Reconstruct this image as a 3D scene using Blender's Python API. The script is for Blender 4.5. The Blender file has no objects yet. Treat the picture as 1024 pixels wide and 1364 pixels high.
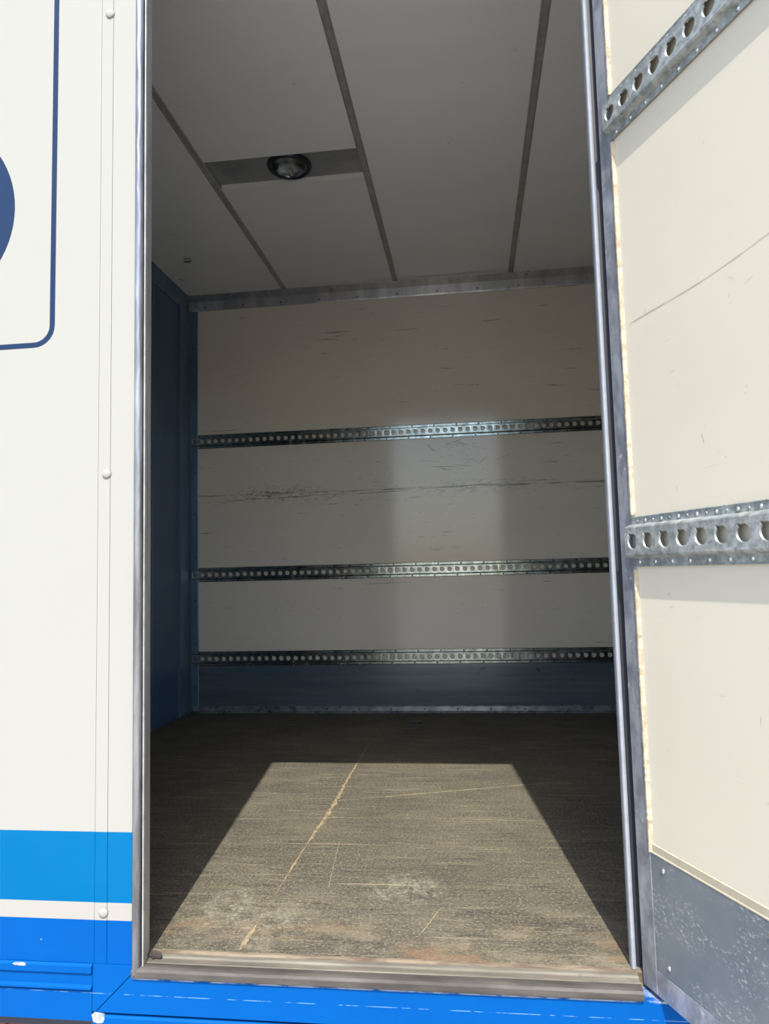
import bpy, bmesh, math, random
from mathutils import Vector, Matrix
random.seed(7)
SC = bpy.context.scene
COL = SC.collection
# ------------------------------------------------------------------ camera
F_PX, YAW, PITCH, ROLL = 944.3, -0.1195, 0.0834, -0.0250
CAM = Vector((0.6077, -1.3269, 0.7204))
fwd = Vector((math.sin(YAW)*math.cos(PITCH), math.cos(YAW)*math.cos(PITCH), math.sin(PITCH)))
rgt = Vector((math.cos(YAW), -math.sin(YAW), 0)); up = rgt.cross(fwd)
r2 = rgt*math.cos(ROLL) + up*math.sin(ROLL); u2 = -rgt*math.sin(ROLL) + up*math.cos(ROLL)
cd = bpy.data.cameras.new('camera'); cam = bpy.data.objects.new('camera', cd); COL.objects.link(cam)
cd.sensor_fit = 'HORIZONTAL'; cd.sensor_width = 36.0; cd.lens = 36.0*F_PX/1024.0; cd.clip_start = 0.02; cd.clip_end = 500
cam.matrix_world = Matrix(((r2.x, u2.x, -fwd.x, CAM.x), (r2.y, u2.y, -fwd.y, CAM.y), (r2.z, u2.z, -fwd.z, CAM.z), (0, 0, 0, 1)))
SC.camera = cam
# ------------------------------------------------------------------ light, sky, exposure
SUN_EL = math.radians(55.0); SUN_SLOPE = -0.105
SUN_STRENGTH = 5.2; SKY_STRENGTH = 0.26; EXPOSURE = 0.58
sd = Vector((SUN_SLOPE, 1.0, 0)).normalized()*math.cos(SUN_EL) + Vector((0, 0, -math.sin(SUN_EL)))
sl = bpy.data.lights.new('sun', 'SUN'); sl.energy = SUN_STRENGTH; sl.angle = math.radians(0.53); sl.color = (1.0, 0.955, 0.87)
so = bpy.data.objects.new('sun', sl); COL.objects.link(so); so.location = (2, -8, 12)
so.rotation_mode = 'QUATERNION'; so.rotation_quaternion = sd.to_track_quat('-Z', 'Y')
w = bpy.data.worlds.new('sky'); SC.world = w; w.use_nodes = True
wn = w.node_tree.nodes; wl = w.node_tree.links
sky = wn.new('ShaderNodeTexSky'); sky.sky_type = 'NISHITA'; sky.sun_disc = False
sky.sun_elevation = SUN_EL; sky.sun_rotation = math.pi - math.atan(-SUN_SLOPE)
sky.air_density = 1.0; sky.dust_density = 2.0; sky.ozone_density = 1.6
wl.new(sky.outputs[0], wn['Background'].inputs[0]); wn['Background'].inputs[1].default_value = SKY_STRENGTH
vs = SC.view_settings; vs.view_transform = 'Standard'; vs.look = 'None'; vs.gamma = 1; vs.use_curve_mapping = False; vs.exposure = EXPOSURE

# ------------------------------------------------------------------ fitted dimensions
D = 2.35; ZC = 2.26; XL = -0.905; XR = 2.10; T = 0.05
ZROOF = 2.34; HEAD = 2.0; GROUND = -1.0
def lin(c):
    return tuple(((v/255.0)/12.92 if v/255.0 <= 0.04045 else ((v/255.0+0.055)/1.055)**2.4) for v in c)

# ------------------------------------------------------------------ material helper
class NT:
    def __init__(s, name):
        s.m = bpy.data.materials.new(name); s.m.use_nodes = True
        s.t = s.m.node_tree; s.n = s.t.nodes; s.l = s.t.links
        s.b = s.n['Principled BSDF']; s.tc = s.n.new('ShaderNodeTexCoord'); s.P = s.tc.outputs['Object']
    def put(s, sock, v):
        if isinstance(v, bpy.types.NodeSocket): s.l.new(v, sock)
        elif v is not None:
            if isinstance(v, tuple) and len(v) == 3 and sock.type == 'RGBA': v = v+(1,)
            sock.default_value = v
    def mapping(s, scale=(1, 1, 1), rot=(0, 0, 0), loc=(0, 0, 0), src=None):
        n = s.n.new('ShaderNodeMapping'); s.l.new(src or s.P, n.inputs[0])
        n.inputs['Scale'].default_value = scale; n.inputs['Rotation'].default_value = rot; n.inputs['Location'].default_value = loc
        return n.outputs[0]
    def noise(s, scale, stretch=(1, 1, 1), detail=4, rough=0.55, dist=0, rot=(0, 0, 0), loc=(0, 0, 0)):
        n = s.n.new('ShaderNodeTexNoise'); s.l.new(s.mapping(stretch, rot, loc), n.inputs['Vector'])
        n.inputs['Scale'].default_value = scale; n.inputs['Detail'].default_value = detail
        n.inputs['Roughness'].default_value = rough; n.inputs['Distortion'].default_value = dist
        return n.outputs['Fac']
    def voronoi(s, scale, stretch=(1, 1, 1), feature='DISTANCE_TO_EDGE'):
        n = s.n.new('ShaderNodeTexVoronoi'); n.feature = feature; s.l.new(s.mapping(stretch), n.inputs['Vector'])
        n.inputs['Scale'].default_value = scale
        return n.outputs['Distance']
    def wave(s, scale, axis='X', dist=0.0):
        n = s.n.new('ShaderNodeTexWave'); n.bands_direction = axis; s.l.new(s.P, n.inputs['Vector'])
        n.inputs['Scale'].default_value = scale; n.inputs['Distortion'].default_value = dist
        return n.outputs['Fac']
    def step(s, v, a, b, lo=0.0, hi=1.0):
        n = s.n.new('ShaderNodeMapRange'); n.interpolation_type = 'SMOOTHSTEP' ; s.put(n.inputs[0], v)
        if a > b: a, b, lo, hi = b, a, hi, lo
        for i, x in enumerate((a, b, lo, hi)): n.inputs[1+i].default_value = x
        return n.outputs[0]
    def math(s, op, a, b=None):
        n = s.n.new('ShaderNodeMath'); n.operation = op; s.put(n.inputs[0], a)
        if b is not None: s.put(n.inputs[1], b)
        return n.outputs[0]
    def xyz(s):
        n = s.n.new('ShaderNodeSeparateXYZ'); s.l.new(s.P, n.inputs[0]); return n.outputs
    def mix(s, fac, a, b):
        n = s.n.new('ShaderNodeMix'); n.data_type = 'RGBA'; s.put(n.inputs[0], fac)
        s.put(n.inputs[6], a); s.put(n.inputs[7], b); return n.outputs[2]
    def bump(s, h, strength=0.2, dist=0.001):
        n = s.n.new('ShaderNodeBump'); n.inputs['Strength'].default_value = strength; n.inputs['Distance'].default_value = dist
        s.put(n.inputs['Height'], h); s.l.new(n.outputs[0], s.b.inputs['Normal'])
    def near(s, v, c, r):          # 1 at v == c, falling to 0 at distance r
        return s.step(s.math('ABSOLUTE', s.math('SUBTRACT', v, c)), r, 0.0)
    def set(s, color=None, rough=None, metal=None, spec=None, coat=None, coat_rough=None):
        I = s.b.inputs
        s.put(I['Base Color'], color); s.put(I['Roughness'], rough); s.put(I['Metallic'], metal)
        s.put(I['Specular IOR Level'], spec); s.put(I['Coat Weight'], coat); s.put(I['Coat Roughness'], coat_rough)
        return s.m

def panel_mat(name, col, grime, rough=0.2, axis='X', scuff_z=None, density=0.69, coat=0.0):
    m = NT(name)
    st = (0.25, 1, 1) if axis == 'X' else (1, 1, 1)
    c = m.mix(m.step(m.noise(2.2, st), 0.35, 0.75), col, tuple(v*0.93 for v in col))
    st2 = (0.12, 0.12, 1.6)
    scr = m.step(m.noise(26, (0.10, 0.10, 2.4), 5, 0.7), density, density+0.05)
    patch = m.step(m.noise(3.1, (1, 1, 1), 2), 0.5, 0.62)
    f = m.math('MULTIPLY', scr, m.math('MULTIPLY', patch, 0.55))
    spk = m.math('MULTIPLY', m.step(m.noise(70, (1, 1, 1), 3), 0.70, 0.75), 0.55)
    f = m.math('MAXIMUM', f, m.math('MULTIPLY', spk, m.step(m.noise(4.0, (1, 1, 1), 2, loc=(3, 1, 2)), 0.52, 0.66)))
    diag = m.step(m.noise(30, (0.15, 0.15, 2.5), 4, 0.6, rot=(0, 0.7, 0)), density+0.01, density+0.05)
    f = m.math('MAXIMUM', f, m.math('MULTIPLY', diag, m.math('MULTIPLY', m.step(m.noise(2.7, (1, 1, 1), 1, loc=(7, 0, 4)), 0.52, 0.6), 0.5)))
    if scuff_z is not None:
        x, y, z = m.xyz()
        band = m.near(z, scuff_z, 0.065)
        thin = m.near(z, scuff_z+0.004, 0.009)
        a = m.step(m.noise(55, (0.45, 0.45, 1.3), 6, 0.75), 0.50, 0.60)
        conc = m.math('ADD', m.near(x, -0.40, 0.36), m.math('MULTIPLY', m.near(x, 0.62, 0.5), 0.45))
        g = m.math('MULTIPLY', m.math('MULTIPLY', a, band), m.math('MINIMUM', conc, 1.0))
        h = m.math('MULTIPLY', thin, m.step(m.noise(30, (0.2, 0.2, 2), 5, 0.7, loc=(1, 0, 0)), 0.42, 0.6))
        f = m.math('MAXIMUM', f, m.math('MULTIPLY', m.math('MAXIMUM', g, m.math('MULTIPLY', h, 0.8)), 0.85))
    c = m.mix(f, c, grime)
    m.bump(m.noise(140, (1, 1, 1), 2), 0.05, 0.0006)
    r = m.step(m.noise(5, (1, 1, 1), 2), 0.2, 0.8, rough*0.95, rough*1.15)
    return m.set(c, r, 0.0, 0.5, coat, 0.08)

def metal_mat(name, c1, c2, rough=0.4, metal=0.9, scale=30, stretch=(1, 1, 1), spots=None, bump=0.1):
    m = NT(name)
    c = m.mix(m.step(m.noise(scale, stretch, 6, 0.65), 0.35, 0.68), c1, c2)
    if spots: c = m.mix(m.math('MULTIPLY', m.step(m.noise(scale*1.7, (1, 1, 1), 4, loc=(2, 2, 2)), 0.64, 0.72), 0.7), c, spots)
    m.bump(m.noise(scale*3, stretch, 4), bump, 0.0006)
    return m.set(c, m.step(m.noise(scale*0.6, stretch, 4), 0.3, 0.75, rough*0.8, rough*1.3), metal)

M = {}
M['wall'] = panel_mat('cream wall panel', (0.70, 0.65, 0.55), (0.055, 0.045, 0.04), 0.11, scuff_z=1.145, density=0.645)
M['ceil'] = panel_mat('white ceiling panel', (0.83, 0.84, 0.855), (0.16, 0.15, 0.14), 0.14, density=0.70)
M['door_cream'] = panel_mat('cream door panel', (0.57, 0.53, 0.43), (0.20, 0.16, 0.12), 0.5, density=0.65)
M['side'] = panel_mat('side lining tinted with blue shade', (0.05, 0.11, 0.21), (0.05, 0.05, 0.05), 0.4, density=0.76)  # navy base colour carries the sky-blue shade of the left end wall
M['galv'] = metal_mat('galvanised steel', (0.25, 0.28, 0.28), (0.50, 0.53, 0.52), 0.42, 0.5, 60, spots=(0.10, 0.09, 0.07), bump=0.2)
M['galv_dark'] = metal_mat('weathered galvanised steel', (0.24, 0.285, 0.28), (0.44, 0.49, 0.48), 0.22, 1.0, 30, spots=(0.02, 0.04, 0.03), bump=0.2)
M['bead'] = metal_mat('weathered frame bead', (0.16, 0.165, 0.175), (0.30, 0.305, 0.315), 0.5, 0.4, 20, (1, 1, 0.1))
M['bead_shiny'] = metal_mat('dented shiny bead', (0.15, 0.155, 0.165), (0.34, 0.345, 0.365), 0.33, 0.8, 26, (1, 1, 0.12))
M['lip'] = metal_mat('bare bright lip', (0.30, 0.30, 0.29), (0.42, 0.42, 0.40), 0.5, 0.2, 26)
M['alu'] = metal_mat('dull aluminium', (0.40, 0.41, 0.42), (0.58, 0.59, 0.60), 0.42, 0.85, 16, (1, 1, 0.15), spots=(0.18, 0.16, 0.14))
M['alu_x'] = metal_mat('dull aluminium sill', (0.045, 0.040, 0.037), (0.10, 0.09, 0.082), 0.65, 0.2, 22, (0.2, 1, 1), spots=(0.12, 0.09, 0.07))
M['alu_bright'] = metal_mat('bright aluminium', (0.34, 0.34, 0.34), (0.50, 0.50, 0.49), 0.45, 0.5, 24, (1, 1, 0.12), spots=(0.25, 0.2, 0.15))
M['tread'] = metal_mat('worn sill tread', (0.10, 0.092, 0.076), (0.20, 0.185, 0.15), 0.75, 0.2, 24, (0.15, 1, 1), spots=(0.14, 0.1, 0.08))
M['alu_door'] = metal_mat('scuffed door aluminium', (0.20, 0.215, 0.25), (0.40, 0.42, 0.46), 0.45, 0.55, 26, (1, 1, 0.5), spots=(0.62, 0.62, 0.62))
M['post'] = metal_mat('grey post', (0.12, 0.185, 0.26), (0.17, 0.245, 0.33), 0.4, 0.6, 16, (1, 1, 0.2))
M['kick'] = metal_mat('grey kick plate', (0.10, 0.14, 0.17), (0.14, 0.18, 0.21), 0.20, 0.35, 10, (0.15, 1, 3), spots=(0.05, 0.06, 0.07), bump=0.04)
M['seam'] = metal_mat('grey seam strip', (0.32, 0.32, 0.31), (0.42, 0.415, 0.40), 0.4, 0.3, 30)
M['recess'] = metal_mat('bare roof plate', (0.26, 0.27, 0.29), (0.34, 0.35, 0.36), 0.4, 0.35, 8)
M['kickstrip'] = metal_mat('dull skirting metal', (0.13, 0.15, 0.17), (0.26, 0.28, 0.30), 0.3, 0.5, 20)
M['screw'] = metal_mat('zinc screw', (0.55, 0.54, 0.52), (0.75, 0.73, 0.70), 0.35, 0.9, 200)
M['screw_dark'] = metal_mat('dark screw', (0.012, 0.014, 0.018), (0.035, 0.035, 0.035), 0.5, 0.4, 200)
_p = NT('recess edge with painted light'); M['pale'] = _p.set(_p.mix(_p.noise(20), (0.78, 0.77, 0.73), (0.7, 0.69, 0.66)), 0.5)  # doorway light on the recess's far face, put into a paler colour
def rubber(n, c, r=0.6):
    m = NT(n); return m.set(m.mix(m.noise(40), c, tuple(v*1.6 for v in c)), r, 0.0)
M['rubber'] = rubber('black rubber', (0.012, 0.014, 0.022))
M['gasket'] = rubber('grey gasket', (0.20, 0.215, 0.24), 0.4)
M['black'] = rubber('black plastic', (0.008, 0.012, 0.02), 0.35)
m = NT('door skin'); M['white_plain'] = m.set(m.mix(m.noise(3), (0.78, 0.78, 0.75), (0.74, 0.74, 0.71)), 0.4)

M['scuff'] = NT('dark scuff').set((0.09, 0.075, 0.065), 0.6)
M['scuff_brown'] = NT('brown scuff').set((0.40, 0.34, 0.26), 0.7)
# exterior paint: white body with two blue bands painted round it
def paint(name, banded):
    m = NT(name); x, y, z = m.xyz()
    white = m.mix(m.noise(2.0), (0.285, 0.285, 0.265), (0.295, 0.295, 0.275))
    blue = m.mix(m.step(m.noise(5), 0.35, 0.7), (0.0, 0.066, 0.268), (0.0, 0.073, 0.288))
    sky_blue = m.mix(m.step(m.noise(4), 0.35, 0.7), (0.0, 0.098, 0.25), (0.002, 0.108, 0.265))
    c = blue
    if banded:
        c = m.mix(m.step(z, 0.0745, 0.0750), blue, (0.29, 0.283, 0.262))
        c = m.mix(m.step(z, 0.1065, 0.1070), c, sky_blue)
        c = m.mix(m.step(z, 0.2365, 0.2370), c, white)
    ch = m.step(m.noise(48, (0.5, 1, 1), 5, 0.6), 0.715, 0.735)
    low = m.math('MAXIMUM', m.step(z, -0.03, -0.055), 0.12) if not banded else m.step(z, 0.30, 0.0, 0.0, 0.5)
    edge = m.math('MULTIPLY', m.near(z, -0.0270, 0.0032), m.step(m.noise(38, (0.4, 1, 1), 5, 0.7), 0.40, 0.55))
    edge = m.math('MULTIPLY', edge, m.step(x, -0.050, -0.047))
    c = m.mix(m.math('MINIMUM', m.math('ADD', m.math('MULTIPLY', ch, low), m.math('MULTIPLY', edge, 0.8)), 1.0), c, (0.42, 0.48, 0.52))
    line = m.math('MULTIPLY', m.near(z, -0.0565, 0.0009), m.step(m.noise(20, (1, 1, 0.01), 3), 0.46, 0.55))
    if not banded: c = m.mix(m.math('MULTIPLY', line, 0.45), c, (0.35, 0.55, 0.8))
    m.bump(m.noise(60, (1, 1, 1), 2), 0.04, 0.0005)
    return m.set(c, 0.5, 0.0, 0.06)
M['body'] = paint('white body paint with blue bands', True)
M['blue'] = paint('blue sill paint', False)
m = NT('navy decal'); M['navy'] = m.set(m.mix(m.noise(6), (0.008, 0.022, 0.06), (0.012, 0.03, 0.075)), 0.4, 0.0, 0.15)
m = NT('bare chipped metal'); M['chip'] = m.set(m.mix(m.step(m.noise(120), 0.4, 0.6), (0.45, 0.43, 0.38), (0.22, 0.25, 0.28)), 0.6)
m = NT('sealant'); M['sealant'] = m.set(m.mix(m.step(m.noise(90, (1, 1, 0.5), 5, 0.7), 0.42, 0.62), (0.44, 0.385, 0.285), (0.33, 0.265, 0.175)), 0.8)
m.bump(m.noise(110, (1, 1, 0.6), 5, 0.7), 0.7, 0.003)
m = NT('pale sealant edge'); M['sealant_pale'] = m.set(m.mix(m.noise(60), (0.43, 0.40, 0.32), (0.30, 0.25, 0.17)), 0.7)
m = NT('seam filler'); M['scratch'] = NT('pale floor scratch').set((0.30, 0.26, 0.165), 0.9)
M['filler'] = m.set(m.mix(m.step(m.noise(45, (1, 1, 1), 5, 0.7), 0.4, 0.6), (0.26, 0.205, 0.125), (0.15, 0.11, 0.065)), 0.85)
m.bump(m.noise(120), 0.5, 0.002)

# floor: worn phenolic board with fine anti-slip mesh
m = NT('worn anti slip floor'); x, y, z = m.xyz()
base = m.mix(m.step(m.noise(4, (0.6, 1, 1), 7, 0.7), 0.36, 0.66), (0.070, 0.064, 0.050), (0.112, 0.100, 0.073))
base = m.mix(m.math('MULTIPLY', m.step(m.noise(34, (0.12, 1.6, 1), 6, 0.75), 0.53, 0.70), 0.8), base, (0.235, 0.208, 0.143))
base = m.mix(m.math('MULTIPLY', m.step(m.noise(60, (0.10, 1.5, 1), 5, 0.7, loc=(4, 0, 0)), 0.54, 0.64), 0.8), base, (0.042, 0.038, 0.034))
spk = m.step(m.noise(190, (0.7, 1, 1), 3, 0.7), 0.5, 0.66)
base = m.mix(m.math('MULTIPLY', spk, 0.65), base, (0.25, 0.225, 0.165))
base = m.mix(m.math('MULTIPLY', m.step(m.noise(210, (1, 1, 1), 3, 0.7, loc=(5, 5, 0)), 0.52, 0.64), 0.7), base, (0.024, 0.023, 0.022))
lng = m.step(m.noise(55, (0.02, 1.6, 1), 2, 0.5, loc=(0, 8, 0)), 0.70, 0.73)
base = m.mix(m.math('MULTIPLY', lng, 0.7), base, (0.36, 0.30, 0.19))
worn = m.math('MULTIPLY', m.step(y, 0.40, 0.10), m.step(m.noise(9, (0.7, 1.2, 1), 5, 0.7), 0.46, 0.62))
base = m.mix(m.math('MULTIPLY', worn, 0.45), base, (0.22, 0.19, 0.135))
rust = m.math('MULTIPLY', m.step(y, 0.24, 0.07), m.step(m.noise(7, (0.7, 1.5, 1), 5, 0.7, loc=(2, 3, 0)), 0.54, 0.62))
base = m.mix(m.math('MULTIPLY', rust, 0.5), base, (0.19, 0.115, 0.066))
def spot(cx, cy, rx, ry):
    d = m.math('ADD', m.math('POWER', m.math('DIVIDE', m.math('SUBTRACT', x, cx), rx), 2.0), m.math('POWER', m.math('DIVIDE', m.math('SUBTRACT', y, cy), ry), 2.0))
    return m.step(d, 1.3, 0.15)
pale = m.math('MAXIMUM', spot(.055, .23, .06, .10), m.math('MAXIMUM', spot(.43, .34, .10, .09), m.math('MULTIPLY', spot(.17, .17, .10, .10), .8)))
tread_ = m.step(m.voronoi(75, (1, 1.0, 1)), 0.12, 0.30)
base = m.mix(m.math('MULTIPLY', m.math('MULTIPLY', pale, m.step(m.noise(28, (1, 1, 1), 5, 0.7), 0.40, 0.58)), m.math('ADD', 0.25, m.math('MULTIPLY', tread_, 0.4))), base, (0.29, 0.27, 0.205))
wx = m.wave(90, 'X'); wy = m.wave(90, 'Y')
m.bump(m.math('ADD', m.math('MULTIPLY', m.math('ADD', wx, wy), 0.25), m.noise(160, (0.6, 1, 1), 4, 0.7)), 0.6, 0.0016)
M['floor'] = m.set(base, 0.7, 0.0, 0.15)
m = NT('worn pale plywood edge')
M['edge'] = m.set(m.mix(m.step(m.noise(40, (0.15, 1, 1), 6, 0.7), 0.38, 0.62), (0.20, 0.165, 0.115), (0.085, 0.06, 0.042)), 0.8)
m.bump(m.noise(90, (0.2, 1, 1), 4), 0.5, 0.002)
m = NT('concrete yard')
M['ground'] = m.set(m.mix(m.step(m.noise(1.5, (1, 1, 1), 8, 0.65), 0.3, 0.7), (0.30, 0.28, 0.25), (0.42, 0.39, 0.35)), 0.9)
m = NT('chassis paint'); M['chassis'] = m.set(m.mix(m.noise(14), (0.02, 0.025, 0.045), (0.045, 0.05, 0.07)), 0.6)
m = NT('red brown primer'); M['primer'] = m.set(m.mix(m.noise(14), (0.16, 0.045, 0.035), (0.22, 0.07, 0.05)), 0.6)
m = NT('lamp glass'); m.b.inputs['Transmission Weight'].default_value = 1.0; M['glass'] = m.set((0.92, 0.97, 1.0), 0.03)
m = NT('lamp chrome'); M['chrome'] = m.set(m.mix(m.noise(30), (0.55, 0.60, 0.62), (0.70, 0.74, 0.75)), 0.18, 1.0)
m = NT('lamp bulb'); M['bulb'] = m.set(m.mix(m.noise(30), (0.75, 0.72, 0.66), (0.85, 0.82, 0.75)), 0.3)
m = NT('dark smudge'); M['smudge'] = m.set(m.mix(m.noise(70), (0.10, 0.10, 0.11), (0.2, 0.2, 0.2)), 0.6)

# ------------------------------------------------------------------ mesh helpers
def link(name, bm, mat, parent=None, smooth=False, bevel=0.0):
    bmesh.ops.recalc_face_normals(bm, faces=bm.faces)
    me = bpy.data.meshes.new(name); bm.to_mesh(me); bm.free(); me.materials.append(mat)
    if smooth:
        for p in me.polygons: p.use_smooth = True
    o = bpy.data.objects.new(name, me); COL.objects.link(o)
    if parent: o.parent = parent
    if bevel:
        b = o.modifiers.new('bevel', 'BEVEL'); b.width = bevel; b.segments = 2; b.limit_method = 'ANGLE'
    return o
def box(bm, x0, x1, y0, y1, z0, z1):
    v = [bm.verts.new((x, y, z)) for x in (x0, x1) for y in (y0, y1) for z in (z0, z1)]
    for f in ((0, 1, 3, 2), (4, 6, 7, 5), (0, 4, 5, 1), (2, 3, 7, 6), (0, 2, 6, 4), (1, 5, 7, 3)): bm.faces.new([v[i] for i in f])
def boxes(*bs):
    bm = bmesh.new()
    for b in bs: box(bm, *b)
    return bm
def prism(bm, pts, axis, a, b):
    """extrude a closed 2D outline along an axis; pts are the two other coordinates in order"""
    def mk(p, t): return {'X': (t, p[0], p[1]), 'Y': (p[0], t, p[1]), 'Z': (p[0], p[1], t)}[axis]
    A = [bm.verts.new(mk(p, a)) for p in pts]; B = [bm.verts.new(mk(p, b)) for p in pts]
    n = len(pts); bm.faces.new(A); bm.faces.new(B[::-1])
    for i in range(n): bm.faces.new((A[i], B[i], B[(i+1) % n], A[(i+1) % n]))
def cap(bm, c, n, r, h, seg=12, rings=3):
    """a domed screw or rivet head standing on a surface: centre c, outward normal n"""
    n = Vector(n).normalized(); a = n.orthogonal().normalized(); b = n.cross(a); c = Vector(c)
    prev = None
    for k in range(rings+1):
        t = (k/rings)*math.pi/2
        rr, hh = r*math.cos(t), h*math.sin(t)
        if k == rings: cur = [bm.verts.new(c+n*h)]
        else: cur = [bm.verts.new(c+(a*math.cos(2*math.pi*i/seg)+b*math.sin(2*math.pi*i/seg))*rr+n*hh) for i in range(seg)]
        if prev:
            for i in range(seg):
                j = (i+1) % seg
                if len(cur) == 1: bm.faces.new((prev[i], prev[j], cur[0]))
                else: bm.faces.new((prev[i], prev[j], cur[j], cur[i]))
        else: bm.faces.new(cur[::-1])
        prev = cur
def struct(o, label=None):
    o['kind'] = 'structure'
    if label: o['label'] = label
    return o
def empty(name, loc=(0, 0, 0), rz=0):
    o = bpy.data.objects.new(name, None); o.location = loc; o.rotation_euler = (0, 0, rz); o.empty_display_size = 0.05
    COL.objects.link(o); return o
def tag(o, label, cat, group=None):
    o['label'] = label; o['category'] = cat
    if group: o['group'] = group
    return o

# ------------------------------------------------------------------ the room inside the body
struct(link('floor', boxes((XL-.04, XR+.04, .052, D+.04, -.03, 0.0)), M['floor']), 'worn brown anti-slip cargo floor')
wb = struct(link('wall_back', boxes((XL-.04, XR+.04, D, D+.04, -.03, ZROOF)), M['wall']), 'cream inner side wall of the cargo box')
ZLOW = 2.18
ax0, ax1 = -0.334, 0.247
RY0, RY1, RD = 1.112, 1.305, 0.021
bm = bmesh.new()
for (x0, x1, y0, y1) in ((XL-.04, ax0, 0.02, D), (ax0, ax1, 0.02, RY0), (ax0, ax1, RY1, D), (ax1, XR+.04, 0.02, D)):
    box(bm, x0, x1, y0, y1, ZC, ZC+RD)
box(bm, XL-.04, XR+.04, 0.02, D, ZC+RD+.001, ZROOF)
ceiling = struct(link('ceiling', bm, M['ceil']), 'white panelled ceiling with a recess for a lamp')
rp = link('recess_plate', boxes((ax0, ax1, RY0, RY1, ZC+RD-.0005, ZC+RD+.001), (ax0, ax0+.0015, RY0, RY1-.002, ZC+.001, ZC+RD)), M['recess'], ceiling)
rp['label'] = 'bare grey metal plate of the lamp recess'
e = link('recess_lit_face', boxes((ax0+.002, ax1, RY1-.002, RY1+.0005, ZC+.0005, ZC+RD-.001)), M['pale'], ceiling); e['label'] = 'far face of the lamp recess, coloured paler as if lit from the doorway'
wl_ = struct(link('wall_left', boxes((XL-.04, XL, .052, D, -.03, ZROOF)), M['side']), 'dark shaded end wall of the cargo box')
struct(link('wall_right', boxes((XR, XR+.04, .052, D, -.03, ZROOF)), M['wall']), 'cream end wall beyond the doorway edge')

# ceiling seam strips running into depth
n_trim = [0]
def trim(bm, mat, label, **k):
    n_trim[0] += 1
    return struct(link('trim_%d' % n_trim[0], bm, mat, **k), label)
for xs, lab in ((-0.346, 'ceiling joint strip left of the lamp'), (0.259, 'ceiling joint strip right of the lamp'),
                (0.864, 'ceiling joint strip near the open door'), (1.47, 'ceiling joint strip out of sight')):
    bm = bmesh.new()
    prism(bm, [(xs-.0135, ZC+.001), (xs-.0135, ZC-.002), (xs-.009, ZC-.004), (xs-.007, ZC-.002), (xs+.007, ZC-.002), (xs+.009, ZC-.004), (xs+.0135, ZC-.002), (xs+.0135, ZC+.001)], 'Y', .053, D-.035)
    trim(bm, M['seam'], lab)
# cove trim along ceiling and back wall (angled aluminium profile)
bm = bmesh.new()
prism(bm, [(D+.001, ZLOW), (D-.004, ZLOW), (D-.006, ZLOW+.006), (D-.012, ZC-.030), (D-.036, ZC-.004), (D-.036, ZC+.001), (D+.001, ZC+.001)], 'X', XL+.001, XR-.001)
ct = trim(bm, M['alu'], 'aluminium cove profile where the back wall meets the ceiling')
for k in range(9):
    b = bmesh.new(); cap(b, (-0.80+k*0.213, D-.009, ZLOW+.018), (0, -1, 0), .0042, .0022); link('rivet', b, M['screw_dark'], ct)
bm = bmesh.new()
prism(bm, [(XL-.001, ZLOW-.01), (XL+.004, ZLOW-.01), (XL+.012, ZC-.02), (XL+.016, ZC+.001), (XL-.001, ZC+.001)], 'Y', .06, D-.037)
trim(bm, M['post'], 'dark profile where the left wall meets the ceiling')
# corner post: broad flat on the left wall, thin bright corner line, flange on the back wall
bm = bmesh.new()
prism(bm, [(XL-.001, D-.135), (XL+.010, D-.135), (XL+.012, D-.128), (XL+.012, D-.04), (XL+.018, D-.012), (XL+.018, D-.004), (-.852, D-.004), (-.847, D-.001), (-.847, D+.001), (XL-.001, D+.001)], 'Z', 0.001, ZLOW-.001)
cp = trim(bm, M['post'], 'grey corner post between left wall and back wall')
for k in range(9):
    b = bmesh.new(); cap(b, (-.867, D-.004, 0.13+k*.23), (0, -1, 0), .004, .002); link('rivet', b, M['screw_dark'], cp)
bm = bmesh.new(); prism(bm, [(XL-.001, 1.90), (XL+.0035, 1.90), (XL+.0035, 1.912), (XL-.001, 1.912)], 'Z', .002, ZLOW-.012)
trim(bm, M['post'], 'thin upright line on the left wall')

# grey kick plate and bottom aluminium strip on the back wall
kp = link('kick_plate', boxes((-.847, XR-.001, D-.003, D, .031, .249)), M['kick'], wb); kp['label'] = 'grey scuffed kick plate'
bm = bmesh.new(); prism(bm, [(D+.0, .0), (D-.020, .0), (D-.020, .004), (D-.009, .008), (D-.007, .031), (D-.004, .034), (D, .034)], 'X', -.885, XR-.001)
ss = link('skirting_strip', bm, M['kickstrip'], wb); ss['label'] = 'narrow aluminium strip along the floor'
for k in range(11):
    b = bmesh.new(); cap(b, (-.83+k*.168, D-.0085, .018), (0, -1, 0), .0042, .002); link('rivet', b, M['screw_dark'], ss)

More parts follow.
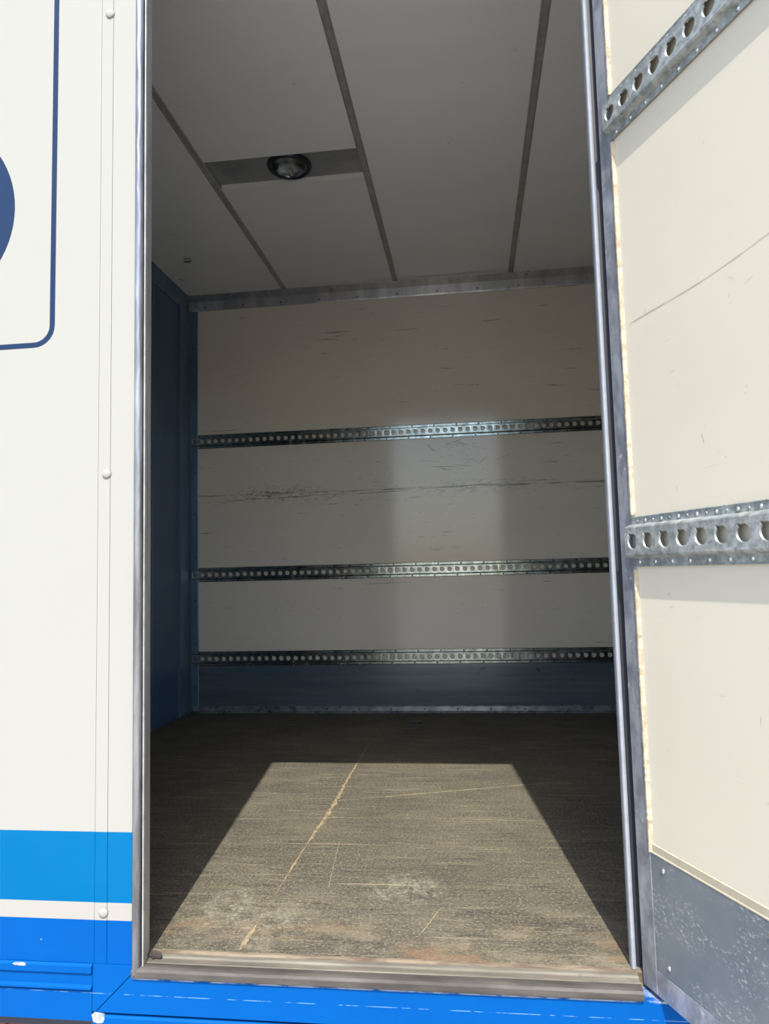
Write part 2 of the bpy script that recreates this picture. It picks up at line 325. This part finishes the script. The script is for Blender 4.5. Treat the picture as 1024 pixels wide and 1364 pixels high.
# scuffs and scratches on the cream wall
def wall_marks():
    bm = bmesh.new(); rnd = random.Random(11)
    def mark(x, z, dx, dz, wd):
        n = 6; d = Vector((dx, dz)); nr = Vector((-dz, dx)).normalized(); prev = None
        for i in range(n+1):
            t = i/n; c = Vector((x, z))+d*t+nr*rnd.uniform(-.6, .6)*wd; w_ = wd*rnd.uniform(.25, 1)*(1 if 0 < i < n else .2)
            cur = [bm.verts.new((c.x+nr.x*w_, D-.0006, c.y+nr.y*w_)), bm.verts.new((c.x-nr.x*w_, D-.0006, c.y-nr.y*w_))]
            if prev: bm.faces.new((prev[0], prev[1], cur[1], cur[0]))
            prev = cur
    for cx, cz, sx, sz, n, L in ((-.42, 1.15, .13, .022, 120, .018), (-.15, 1.135, .20, .02, 60, .02), (.62, 1.15, .22, .018, 45, .018), (.30, 1.17, .2, .05, 30, .03),
                                 (.52, 1.375, .07, .02, 24, .06), (.50, 1.27, .10, .02, 12, .10), (-.38, .55, .06, .03, 22, .012), (.1, 1.0, .45, .09, 34, .03),
                                 (.1, 1.9, .5, .15, 18, .03), (.2, .5, .5, .1, 22, .015), (-.3, 1.3, .3, .05, 16, .02)):
        for k in range(n):
            x, z = rnd.gauss(cx, sx), rnd.gauss(cz, sz)
            if z > 2.15 or x < -.84 or any(abs(z-q) < .042 for q in (1.447, .7245, .281)): continue
            l_ = L*rnd.uniform(.2, 1.3); a = rnd.gauss(-.15 if L > .05 else 0, .35)
            mark(x, z, l_*math.cos(a), l_*math.sin(a), rnd.uniform(.0004, .0011))
    for x, z, dx in ((-.80, 1.115, .35), (-.45, 1.125, .4), (-.02, 1.13, .35), (.34, 1.145, .5), (.62, 1.68, .07), (.55, 1.685, .05), (-.1, 1.99, .06), (.25, 2.0, .12), (.7, 2.02, .1), (.05, .655, .25)):
        mark(x, z, dx, dx*.03, .0014)
    return bm
e = link('scuff_marks', wall_marks(), M['scuff'], wb); e['kind'] = 'stuff'; e['label'] = 'dark scuffs and scratches across the middle'

# ------------------------------------------------------------------ perforated cargo rails
def rail_sheet(width, chan, proud, pitch, n, hole_r, lead=0.0, dimples=True):
    """hat section lying in local XZ, standing out along -Y; keyhole holes along the crown"""
    bm = bmesh.new(); hw, hc = width/2, chan/2; Ltot = pitch*n
    side = proud*0.38
    for s in (-1, 1):           # lip, flange, web, shoulder
        prof = [(-.0030, s*hw), (-.0012, s*(hw-.0015)), (-.0012, s*(hc+side)), (-proud*.85, s*(hc+.0012)), (-proud, s*(hc-.0012))]
        for i in range(len(prof)-1):
            a, b = prof[i], prof[i+1]
            vs_ = [bm.verts.new(p) for p in ((0, a[0], a[1]), (Ltot, a[0], a[1]), (Ltot, b[0], b[1]), (0, b[0], b[1]))]
            bm.faces.new(vs_)
    H = hc-.0012; seg = 56
    for k in range(n):
        cx = pitch*(k+.5); inner = []; outer = []; lip = []
        for i in range(seg):
            t = 2*math.pi*(i+.5)/seg; r = hole_r
            dt = abs((t-math.radians(125)+math.pi) % (2*math.pi)-math.pi)
            if dt < .15: r = hole_r*1.34
            c, s_ = math.cos(t), math.sin(t)
            inner.append(bm.verts.new((cx+c*r, -proud, s_*r)))
            lip.append(bm.verts.new((cx+c*r*.94, -proud+.0028, s_*r*.94)))
            k2 = min(pitch/2/max(abs(c), 1e-6), H/max(abs(s_), 1e-6))
            outer.append(bm.verts.new((cx+c*k2, -proud, s_*k2)))
        for i in range(seg):
            j = (i+1) % seg
            bm.faces.new((outer[i], outer[j], inner[j], inner[i])); bm.faces.new((inner[i], inner[j], lip[j], lip[i]))
        for sx in (-1, 1):
            for sz in (-1, 1):   # corner fillers of the cell
                cv = bm.verts.new((cx+sx*pitch/2, -proud, sz*H)); best = None
                idx = [i for i in range(seg) if (math.cos(2*math.pi*(i+.5)/seg)*sx > 0 and math.sin(2*math.pi*(i+.5)/seg)*sz > 0)]
                A = [i for i in idx if abs(abs(outer[i].co.x-cx)-pitch/2) < 1e-6]; B = [i for i in idx if abs(abs(outer[i].co.z)-H) < 1e-6]
                if A and B:
                    ia = max(A, key=lambda i: abs(outer[i].co.z)); ib = max(B, key=lambda i: abs(outer[i].co.x-cx))
                    if ia != ib: bm.faces.new((outer[ia], cv, outer[ib]))
        if dimples:
            zf = (hw-.0015+hc+side)/2
            for s in (-1, 1): cap(bm, (cx, -.0012, s*zf), (0, -1, 0), .0022, .0010, 8, 2)
    bmesh.ops.remove_doubles(bm, verts=bm.verts, dist=1e-5)
    return bm
def make_rail(root_name, mat, width, chan, proud, pitch, n, hole_r, every, smat, sr, parent=None):
    if parent is None: root = empty(root_name)
    else:
        root = empty(root_name); root.parent = parent
    sh = link('perforated_rail', rail_sheet(width, chan, proud, pitch, n, hole_r), mat, root)
    md = sh.modifiers.new('thickness', 'SOLIDIFY'); md.thickness = .0012; md.offset = 0
    zf = (width/2-.0015+chan/2+proud*.38)/2
    first = None
    for k in range(int(n*pitch/every)):
        for s in (-1, 1):
            if first is None:
                b = bmesh.new(); cap(b, (0, 0, 0), (0, -1, 0), sr, sr*.5, 12)
                first = link('screw', b, smat, root, smooth=True); q = first
            else: q = first.copy(); COL.objects.link(q); q.parent = root
            q.location = (pitch*(.5)+k*every+pitch*.5*(s > 0), -.0014, s*zf)
    return root
PI_ = .0388
base_rail = make_rail('cargo_rail', M['galv_dark'], .0745, .040, .012, PI_, 76, .0122, PI_*3, M['screw_dark'], .0042)
base_rail.location = (-.880, D-.0005, (1.484+1.410)/2)
tag(base_rail, 'galvanised perforated cargo rail, topmost of the three on the back wall', 'rail', 'cargo rails on the back wall')
def copy_tree(o, parent=None):
    c = o.copy(); COL.objects.link(c)
    if parent: c.parent = parent
    for ch in list(o.children): copy_tree(ch, c)
    return c
for z, lab in ((.7245, 'galvanised perforated cargo rail, middle one of the three on the back wall'),
               (.281, 'galvanised perforated cargo rail just above the dark grey kick plate')):
    c = copy_tree(base_rail); c.location = (-.880, D-.0005 if z > .5 else D-.0035, z); c['label'] = lab

# ------------------------------------------------------------------ ceiling lamp in the recess
LR = empty('ceiling_light', (-.030, 1.212, ZC+RD-.0005)); tag(LR, 'round black-rimmed ceiling lamp set in the recessed ceiling panel', 'lamp')
def lathe(prof, seg=40):
    bm = bmesh.new(); prev = None
    for r, z in prof:
        cur = [bm.verts.new((r*math.cos(2*math.pi*i/seg), r*math.sin(2*math.pi*i/seg), z)) for i in range(seg)]
        if prev:
            for i in range(seg): j = (i+1) % seg; bm.faces.new((prev[i], prev[j], cur[j], cur[i]))
        prev = cur
    return bm
link('bezel', lathe([(.066, -.004), (.066, -.010), (.073, -.015), (.081, -.013), (.0855, -.006), (.0855, 0.0)]), M['black'], LR, smooth=True)
link('reflector', lathe([(.067, -.008), (.055, -.003), (.030, -.0012), (.002, -.001)]), M['chrome'], LR, smooth=True)
link('glass_cover', lathe([(.0655, -.010), (.055, -.017), (.035, -.022), (.001, -.024)]), M['glass'], LR, smooth=True)
bm = bmesh.new(); prism(bm, [(.006*math.cos(t*math.pi/6), -.0125+.006*math.sin(t*math.pi/6)) for t in range(12)], 'Y', .0, .045)
link('bulb', bm, M['bulb'], LR, smooth=True)
link('bulb_holder', boxes((-.012, .012, .040, .058, -.018, -.003)), M['black'], LR)
# smudges on the ceiling
bm = bmesh.new()
def blob(bm, cx, cy, rx, ry, z, h, rot=0, seg=18):
    vs_ = []
    for i in range(seg):
        t = 2*math.pi*i/seg; k = 1+random.uniform(-.28, .28)
        X, Y = rx*k*math.cos(t), ry*k*math.sin(t)
        vs_.append((cx+X*math.cos(rot)-Y*math.sin(rot), cy+X*math.sin(rot)+Y*math.cos(rot)))
    prism(bm, vs_, 'Z', z, z+h)
blob(bm, -.725, 1.905, .024, .012, ZC-.0006, .0006, -.2); blob(bm, -.712, 1.870, .020, .006, ZC-.0006, .0006, -.1)
sm = link('scuff_mark', bm, M['smudge'], ceiling)

# ------------------------------------------------------------------ front wall (outer body side) and frame
bm = bmesh.new()
box(bm, -3.2, -.1261, 0, T, -.004, ZROOF)            # main skin
box(bm, -.1253, -.1005, -.0006, T, -.004, ZROOF)     # cover strip
box(bm, -.1000, -.0492, 0, T, -.004, ZROOF)          # pillar
box(bm, .946, 3.0, 0, T, -.004, ZROOF)               # beyond the door
box(bm, -.0492, .946, 0, T, HEAD+.02, ZROOF)         # above the door
wf = struct(link('wall_front', bm, M['body'], bevel=.0004), 'white truck body side with light blue and blue bands')
def capobj(c, r, h, mat, par, name='rivet_cap', n=(0, -1, 0)):
    b = bmesh.new(); cap(b, c, n, r, h, 20, 4); return link(name, b, mat, par, smooth=True)
for z in (1.906, .928, .089): capobj((-.1075, -.0012, z), .0098, .0040, M['body'], wf)
# navy emblem disc and rounded border line
def disc(cx, cz, r, y0, y1, seg=72):
    b = bmesh.new(); prism(b, [(cx+r*math.cos(2*math.pi*i/seg), cz+r*math.sin(2*math.pi*i/seg)) for i in range(seg)], 'Y', y0, y1); return b
e = link('emblem_disc', disc(-.527, 1.498, .211, -.0006, .001), M['navy'], wf); e['label'] = 'dark navy round emblem cut by the photo edge'
def rr_path(x0, x1, z0, z1, r, n=8):
    pts = []
    for cx, cz, a0 in ((x1-r, z0+r, -90), (x1-r, z1-r, 0), (x0+r, z1-r, 90), (x0+r, z0+r, 180)):
        for i in range(n+1):
            a = math.radians(a0+90*i/n); pts.append((cx+r*math.cos(a), cz+r*math.sin(a)))
    return pts
bm = bmesh.new()
A = rr_path(-1.6, -.223, 1.196, 2.20, .045); B = rr_path(-1.589, -.234, 1.2065, 2.189, .034)
va = [bm.verts.new((p[0], -.0006, p[1])) for p in A]; vb = [bm.verts.new((p[0], -.0006, p[1])) for p in B]
vc = [bm.verts.new((p[0], .001, p[1])) for p in A]; vd = [bm.verts.new((p[0], .001, p[1])) for p in B]
for i in range(len(A)):
    j = (i+1) % len(A)
    bm.faces.new((va[i], va[j], vb[j], vb[i])); bm.faces.new((va[i], vc[i], vc[j], va[j])); bm.faces.new((vb[i], vb[j], vd[j], vd[i]))
e = link('border_line', bm, M['navy'], wf); e['label'] = 'navy painted border line with rounded corners'

# lower blue mouldings
bm = bmesh.new()
prism(bm, [(T, -.0045), (-.001, -.0045), (-.0055, -.008), (-.0055, -.020), (-.001, -.024), (-.001, -.0425), (-.006, -.046), (-.006, -.0495), (.003, -.0515), (.003, -.0535), (-.001, -.054), (-.001, -.107), (T, -.107)], 'X', -3.2, -.1285)
trim(bm, M['blue'], 'blue moulded lower rail left of the pillar')
bm = bmesh.new()
prism(bm, [(-.1275, -.0045), (-.0492, -.0045), (-.0492, -.0185), (-.1212, -.0895), (-.1275, -.0895)], 'Y', -.0015, T)
trim(bm, M['blue'], 'blue foot of the pillar with a mitred lower edge', bevel=.0006)
bm = bmesh.new()
prism(bm, [(-.0480, -.0255), (3.0, -.0255), (3.0, -.0905), (-.1205, -.0905), (-.0487, -.0197)], 'Y', -.0015, T)
trim(bm, M['blue'], 'blue sill rail under the doorway', bevel=.0008)
bm = bmesh.new(); prism(bm, [(T, -.0955), (.000, -.0955), (-.004, -.0985), (-.004, -.125), (T, -.125)], 'X', -.126, 3.0)
lowt = trim(bm, M['blue'], 'narrow blue ledge along the bottom of the body')
bm = bmesh.new()
prism(bm, [(-.127, -.094), (-.123, -.0905), (-.112, -.0915), (-.104, -.0935), (-.1015, -.1005), (-.105, -.107), (-.116, -.108), (-.124, -.105)], 'Y', -.0046, .001)
e = link('paint_chip', bm, M['chip'], lowt); e['label'] = 'chipped patch of bare metal'
bm = bmesh.new()
prism(bm, [(-.273+.012*math.cos(t*.628)*(1+.3*math.sin(t*3)), -.0075+.0035*math.sin(t*.628)*(1+.3*math.cos(t*5))) for t in range(10)], 'Y', -.0062, -.0040)
link('paint_chip', bm, M['chip'], lowt)

# door frame: one profile round the opening
fr = struct(empty('trim_20'), 'grey aluminium and rubber frame round the doorway')
bm = bmesh.new(); prev = None; NB = 200   # left upright: dented rounded bead
for i in range(NB+1):
    z = -.018+(HEAD+.038)*i/NB
    a = .0010*math.sin(z*23)+.0007*math.sin(z*61+1)+.0004*math.sin(z*140)
    pr = [(-.0490, .01), (-.0490, -.003), (-.0478, -.0062), (-.0450+a, -.0082), (-.0410+a, -.0088+a*.4), (-.0372+a, -.0076), (-.0342, -.0045), (-.0330, .0), (-.0330, .01)]
    cur = [bm.verts.new((q[0], q[1], z)) for q in pr]
    if prev:
        for k in range(len(pr)-1): bm.faces.new((prev[k], prev[k+1], cur[k+1], cur[k]))
    prev = cur
link('outer_bead', bm, M['bead_shiny'], fr, smooth=True)
bm = bmesh.new(); prism(bm, [(-.0330, .010), (-.0330, .006), (-.0304, .006), (-.0302, .010)], 'Z', -.006, HEAD+.02)
link('groove', bm, M['rubber'], fr)
bm = bmesh.new(); prism(bm, [(-.0304, .010), (-.0304, -.0005), (-.0297, -.0013), (-.0284, -.0013), (-.0277, -.0005), (-.0277, .003), (-.0290, .010)], 'Z', -.0055, HEAD+.02)
link('bright_lip', bm, M['lip'], fr)
bm = bmesh.new()
prism(bm, [(-.0492, .0102), (-.0290, .0102), (-.0355, .040), (-.0355, .0405), (-.0400, .046), (-.0400, .052), (-.0492, .052)], 'Z', -.006, HEAD+.02)
link('inner_return', bm, M['alu_bright'], fr)
bm = bmesh.new(); prism(bm, [(-.0492, .053), (-.0475, .053), (-.0475, .0600), (-.0492, .0600)], 'Z', .0005, HEAD+.02)
link('inner_upright', bm, M['post'], fr)
for z in (.012, .43, .97, 1.6): capobj((-.0372, .035, z), .0035, .0015, M['screw'], fr, 'screw', (1, 0, 0))
# right upright (deep rebate the open door folds into)
bm = bmesh.new()
prism(bm, [(.8675, .050), (.8690, .0465), (.8725, .0450), (.8755, .047), (.8765, .052), (.8765, .066), (.8675, .066)], 'Z', .0005, HEAD+.02)
g = link('seal_lip', bm, M['gasket'], fr, smooth=False)
g['label'] = 'grey weather seal of the right jamb'
bm = bmesh.new(); prism(bm, [(.8765, .056), (.945, .056), (.945, .064), (.8765, .064)], 'Z', .0005, HEAD+.02)
link('rebate', bm, M['rubber'], fr)
# head
bm = bmesh.new(); prism(bm, [(-.008, HEAD+.02), (-.008, HEAD+.006), (.0, HEAD), (T, HEAD), (T, HEAD+.02)], 'X', -.049, .945)
link('head_profile', bm, M['alu'], fr)
# sill: dark grey nose, step, pale board edge
bm = bmesh.new(); prism(bm, [(.012, -.0252), (-.0045, -.0252), (-.0080, -.0225), (-.0085, -.0120), (-.0060, -.0075), (.0, -.0062), (.012, -.0062)], 'X', -.048, .8755)
link('sill_nose', bm, M['alu_x'], fr)
bm = bmesh.new(); prism(bm, [(.0145, -.0252), (.0145, -.0068), (.0155, -.0058), (.030, -.0060), (.0335, -.0035), (.0420, -.0030), (.0420, -.0252)], 'X', -.0485, .8755)
link('sill_tread', bm, M['tread'], fr)
bm = bmesh.new(); prism(bm, [(.0422, -.0252), (.0422, -.0030), (.047, -.0008), (.0520, -.0004), (.0520, -.0252)], 'X', -.0485, .945)
e = link('sill_board_edge', bm, M['edge'], fr); e['label'] = 'worn pale board edge'
# splintered corner piece at the left of the sill
bm = bmesh.new(); blob(bm, -.020, .034, .016, .009, -.0030, .0035, -.35)
e = link('corner_plate', bm, M['alu_x'], fr)

# floor seam with crumbled filler and scratches
fl = bpy.data.objects['floor']
bm = bmesh.new(); ys = [.056+i*(2.02-.056)/150 for i in range(151)]; Lp = []; Rp = []
for y in ys:
    c = .137+.018*min(1, y/.9)+.0016*math.sin(y*9)
    wd = .0012
    for (yc, s_, a) in ((.98, .20, .010), (.72, .14, .007), (1.30, .16, .006), (.47, .08, .004), (.10, .05, .008)):
        wd += a*math.exp(-((y-yc)/s_)**2)
    wd *= random.uniform(.35, 1.0); sh = random.uniform(-.3, .3)*wd
    Lp.append((c-wd*.7+sh, y)); Rp.append((c+wd*.7+sh, y))
prev = None
for (a, b) in zip(Lp, Rp):
    cur = [bm.verts.new((a[0], a[1], .0008)), bm.verts.new((b[0], b[1], .0008)), bm.verts.new((a[0]-.0006, a[1], -.001)), bm.verts.new((b[0]+.0006, b[1], -.001))]
    if prev:
        for i, j in ((0, 1), (2, 0), (1, 3)): bm.faces.new((prev[i], prev[j], cur[j], cur[i]))
    prev = cur
e = link('seam_filler', bm, M['filler'], fl); e['label'] = 'crumbling tan filler along the floor joint'
bm = bmesh.new()
def ribbon(bm, p, q, wd, n=30, jag=.5, z=.0005, bend=0):
    p, q = Vector(p), Vector(q); d = (q-p); nrm = Vector((-d.y, d.x)).normalized(); prev = None
    for i in range(n+1):
        t = i/n; c = p+d*t+nrm*(bend*math.sin(math.pi*t)+random.uniform(-.3, .3)*wd)
        w_ = wd*random.uniform(1-jag, 1)*(.35+.65*math.sin(math.pi*t)**.4 if 0 < t < 1 else .1)
        cur = [bm.verts.new((c.x-nrm.x*w_, c.y-nrm.y*w_, z)), bm.verts.new((c.x+nrm.x*w_, c.y+nrm.y*w_, z))]
        if prev: bm.faces.new((prev[0], prev[1], cur[1], cur[0]))
        prev = cur
ribbon(bm, (.16, .95), (.86, 1.17), .0030, 50, .7)
ribbon(bm, (.17, .80), (.92, .80), .0017, 50, .9)
ribbon(bm, (-.30, .80), (.14, .83), .0008, 40, .9)
ribbon(bm, (-.16, 1.02), (.13, 1.01), .0012, 30, .9)
ribbon(bm, (.478, .13), (.52, .26), .0010, 20, .8)
ribbon(bm, (.26, .30), (.23, .62), .0007, 20, .8)
for k in range(70):
    x = random.uniform(-.3, 1.0); y = random.uniform(.15, 1.5); l_ = random.uniform(.02, .12)
    ribbon(bm, (x, y), (x+l_, y+random.uniform(-.004, .004)), random.uniform(.0003, .0008), 8, .8)
e = link('scratches', bm, M['scratch'], fl); e['kind'] = 'stuff'; e['label'] = 'tan scratches across the board'
bm = bmesh.new(); blob(bm, .315, 2.10, .030, .010, 0.0, .006, -.1); blob(bm, .34, 2.09, .012, .007, 0.0, .008, .3)
db = link('debris', bm, M['black']); tag(db, 'small dark scrap lying on the floor near the back wall', 'debris')

# ------------------------------------------------------------------ the open door
TH = 1.165
DR = struct(empty('door_1', (.900, 0, 0), -TH), 'open cream-lined truck door with cargo rails')
# local frame: +X from hinge to free edge, -Y is the inner face normal, +Y the outer skin
DW = .93; DT = .034
DB, DTOP = -.0175, HEAD+.012
bm = bmesh.new()
def yb(b0, b1, b2, b3, b4, b5): box(bm, b0, b1, b2, b3, b4, b5)
yb(-.040, -.0002, 0, DT, DB, DTOP); yb(DW-.04, DW, 0, DT, DB, DTOP)
yb(-.0002, DW-.04, 0, DT, DB, .0255); yb(-.0002, DW-.04, 0, DT, DTOP-.04, DTOP)
link('aluminium_frame', bm, M['alu_door'], DR, bevel=.0015)
link('inner_panel', boxes((.0, DW-.041, .003, DT-.003, .026, DTOP-.041)), M['door_cream'], DR)
link('outer_skin', boxes((-.036, DW, DT, DT+.003, DB+.002, DTOP)), M['white_plain'], DR)
# hinge-side rubber seal in the dark gap
bm = bmesh.new(); prism(bm, [(-.041, .002), (-.046, .006), (-.0475, .014), (-.041, .018)], 'Z', DB+.002, DTOP)
link('edge_seal', bm, M['rubber'], DR)
# bead of sealant along the panel edge, interrupted where the rails cross
def bead(z0, z1, nm):
    b = bmesh.new(); N = int((z1-z0)/.006); prev = None
    for i in range(N+1):
        z = z0+(z1-z0)*i/N; r = random.uniform(.8, 1.1)
        xs = (-.0030, -.0018*r, .0020*r, .0062*r+random.uniform(-.0004, .0004)); ys_ = (.001, -.0026*r, -.0030*r, .0031)
        cur = [b.verts.new((xs[k], ys_[k], z)) for k in range(4)]
        if prev:
            for k in range(3): b.faces.new((prev[k], prev[k+1], cur[k+1], cur[k]))
        prev = cur
    return link(nm, b, M['sealant'], DR)
for z0, z1 in ((.222, .712), (.810, 1.520), (1.614, DTOP-.041)): bead(z0, z1, 'sealant_bead')
link('kick_plate', boxes((.0015, DW-.041, .0004, .004, .0262, .2200)), M['kick'], DR)['label'] = 'blue-grey scratched kick plate'
m = NT('scratched blue grey plate')
c = m.mix(m.step(m.noise(6, (1, 1, 1), 5), 0.3, 0.7), (0.110, 0.135, 0.155), (0.155, 0.175, 0.19))
x, y, z = m.xyz()
msk = m.step(m.noise(7, (1, 1, 1.4), 3, loc=(.3, 0, .2)), 0.46, 0.60)
scr = m.step(m.noise(170, (0.6, 1, 0.9), 6, 0.8, rot=(0, 0.6, 0)), 0.53, 0.62)
c = m.mix(m.math('MULTIPLY', m.math('MULTIPLY', msk, scr), 0.6), c, (0.50, 0.52, 0.50))
M['kick_door'] = m.set(c, 0.5, 0.1)
bpy.data.objects[[o.name for o in DR.children if o.name.startswith('kick_plate')][0]].data.materials[0] = M['kick_door']
bm = bmesh.new(); prism(bm, [(.0035, .2202), (-.0002, .2208), (-.0002, .2228), (.0012, .2238), (.0012, .236), (.0035, .2375)], 'X', .004, DW-.041)
link('panel_edge_bead', bm, M['sealant_pale'], DR)
for zc_ in (1.5685, .7625):
    r = make_rail('cargo_rail', M['galv'], .089, .050, .0145, .0432, 21, .0144, .0432, M['screw'], .0042, parent=DR)
    r.location = (-.0105+.0035, .0018, zc_)
for x_, z_ in ((.031, .2005), (.0335, .044), (.26, .20), (.26, .045), (.60, .2), (.60, .045)):
    capobj((x_, .0004, z_), .0048, .0022, M['screw'], DR, 'screw')

# scuffs on the door panel
bm = bmesh.new(); rnd = random.Random(5)
def dmark(pts, wd):
    prev = None
    for i, (px, pz) in enumerate(pts):
        w_ = wd*rnd.uniform(.3, 1)*(1 if 0 < i < len(pts)-1 else .2)
        cur = [bm.verts.new((px-w_*.6, .0026, pz+w_)), bm.verts.new((px+w_*.6, .0026, pz-w_))]
        if prev: bm.faces.new((prev[0], prev[1], cur[1], cur[0]))
        prev = cur
dmark([(.02+.42*t, 1.160+.018*t-.01*math.sin(t*5)*t) for t in [i/24 for i in range(25)]], .0010)
for k in range(70):
    x0, z0 = rnd.uniform(.02, .8), rnd.choice((rnd.uniform(.84, 1.5), rnd.uniform(.25, .68), rnd.gauss(1.12, .06)))
    a = rnd.choice((1.4, 1.4, .3, -.5)); l_ = rnd.uniform(.003, .022)
    dmark([(x0+l_*math.cos(a)*t/4, z0+l_*math.sin(a)*t/4) for t in range(5)], rnd.uniform(.0004, .0010))
e = link('scuff_marks', bm, M['scuff_brown'], DR); e['kind'] = 'stuff'; e['label'] = 'thin brown scratches on the cream panel'
bm = bmesh.new()
for px, pz, l_ in ((.185, .925, .016), (.168, .94, .006), (.19, .94, .008)): dmark([(px+.001*t, pz-l_*t/4) for t in range(5)], .0012)
link('scuff_marks', bm, M['scuff'], DR)['kind'] = 'stuff'
# ------------------------------------------------------------------ below and around the truck
struct(link('ground', boxes((-40, 40, -40, 40, GROUND-.1, GROUND)), M['ground']), 'pale concrete yard')
bm = bmesh.new(); box(bm, -3.2, 3.0, T+.01, D+.1, -.075, -.032)
box(bm, -3.2, 3.0, .35, .47, -.34, -.075); box(bm, -3.2, 3.0, 1.9, 2.02, -.34, -.075)
link_c = link('trim_30', bm, M['chassis']); struct(link_c, 'dark underbody frame beneath the truck floor')
bm = bmesh.new(); box(bm, -.72, -.395, .42, .74, -.48, -.10)
for k in range(3): box(bm, -.7+k*.1, -.685+k*.1, .41, .42, -.48, -.10)
ub = link('underbody_box', bm, M['primer'], bevel=.006)
tag(ub, 'red-brown box hung under the truck body at the lower left', 'storage box')
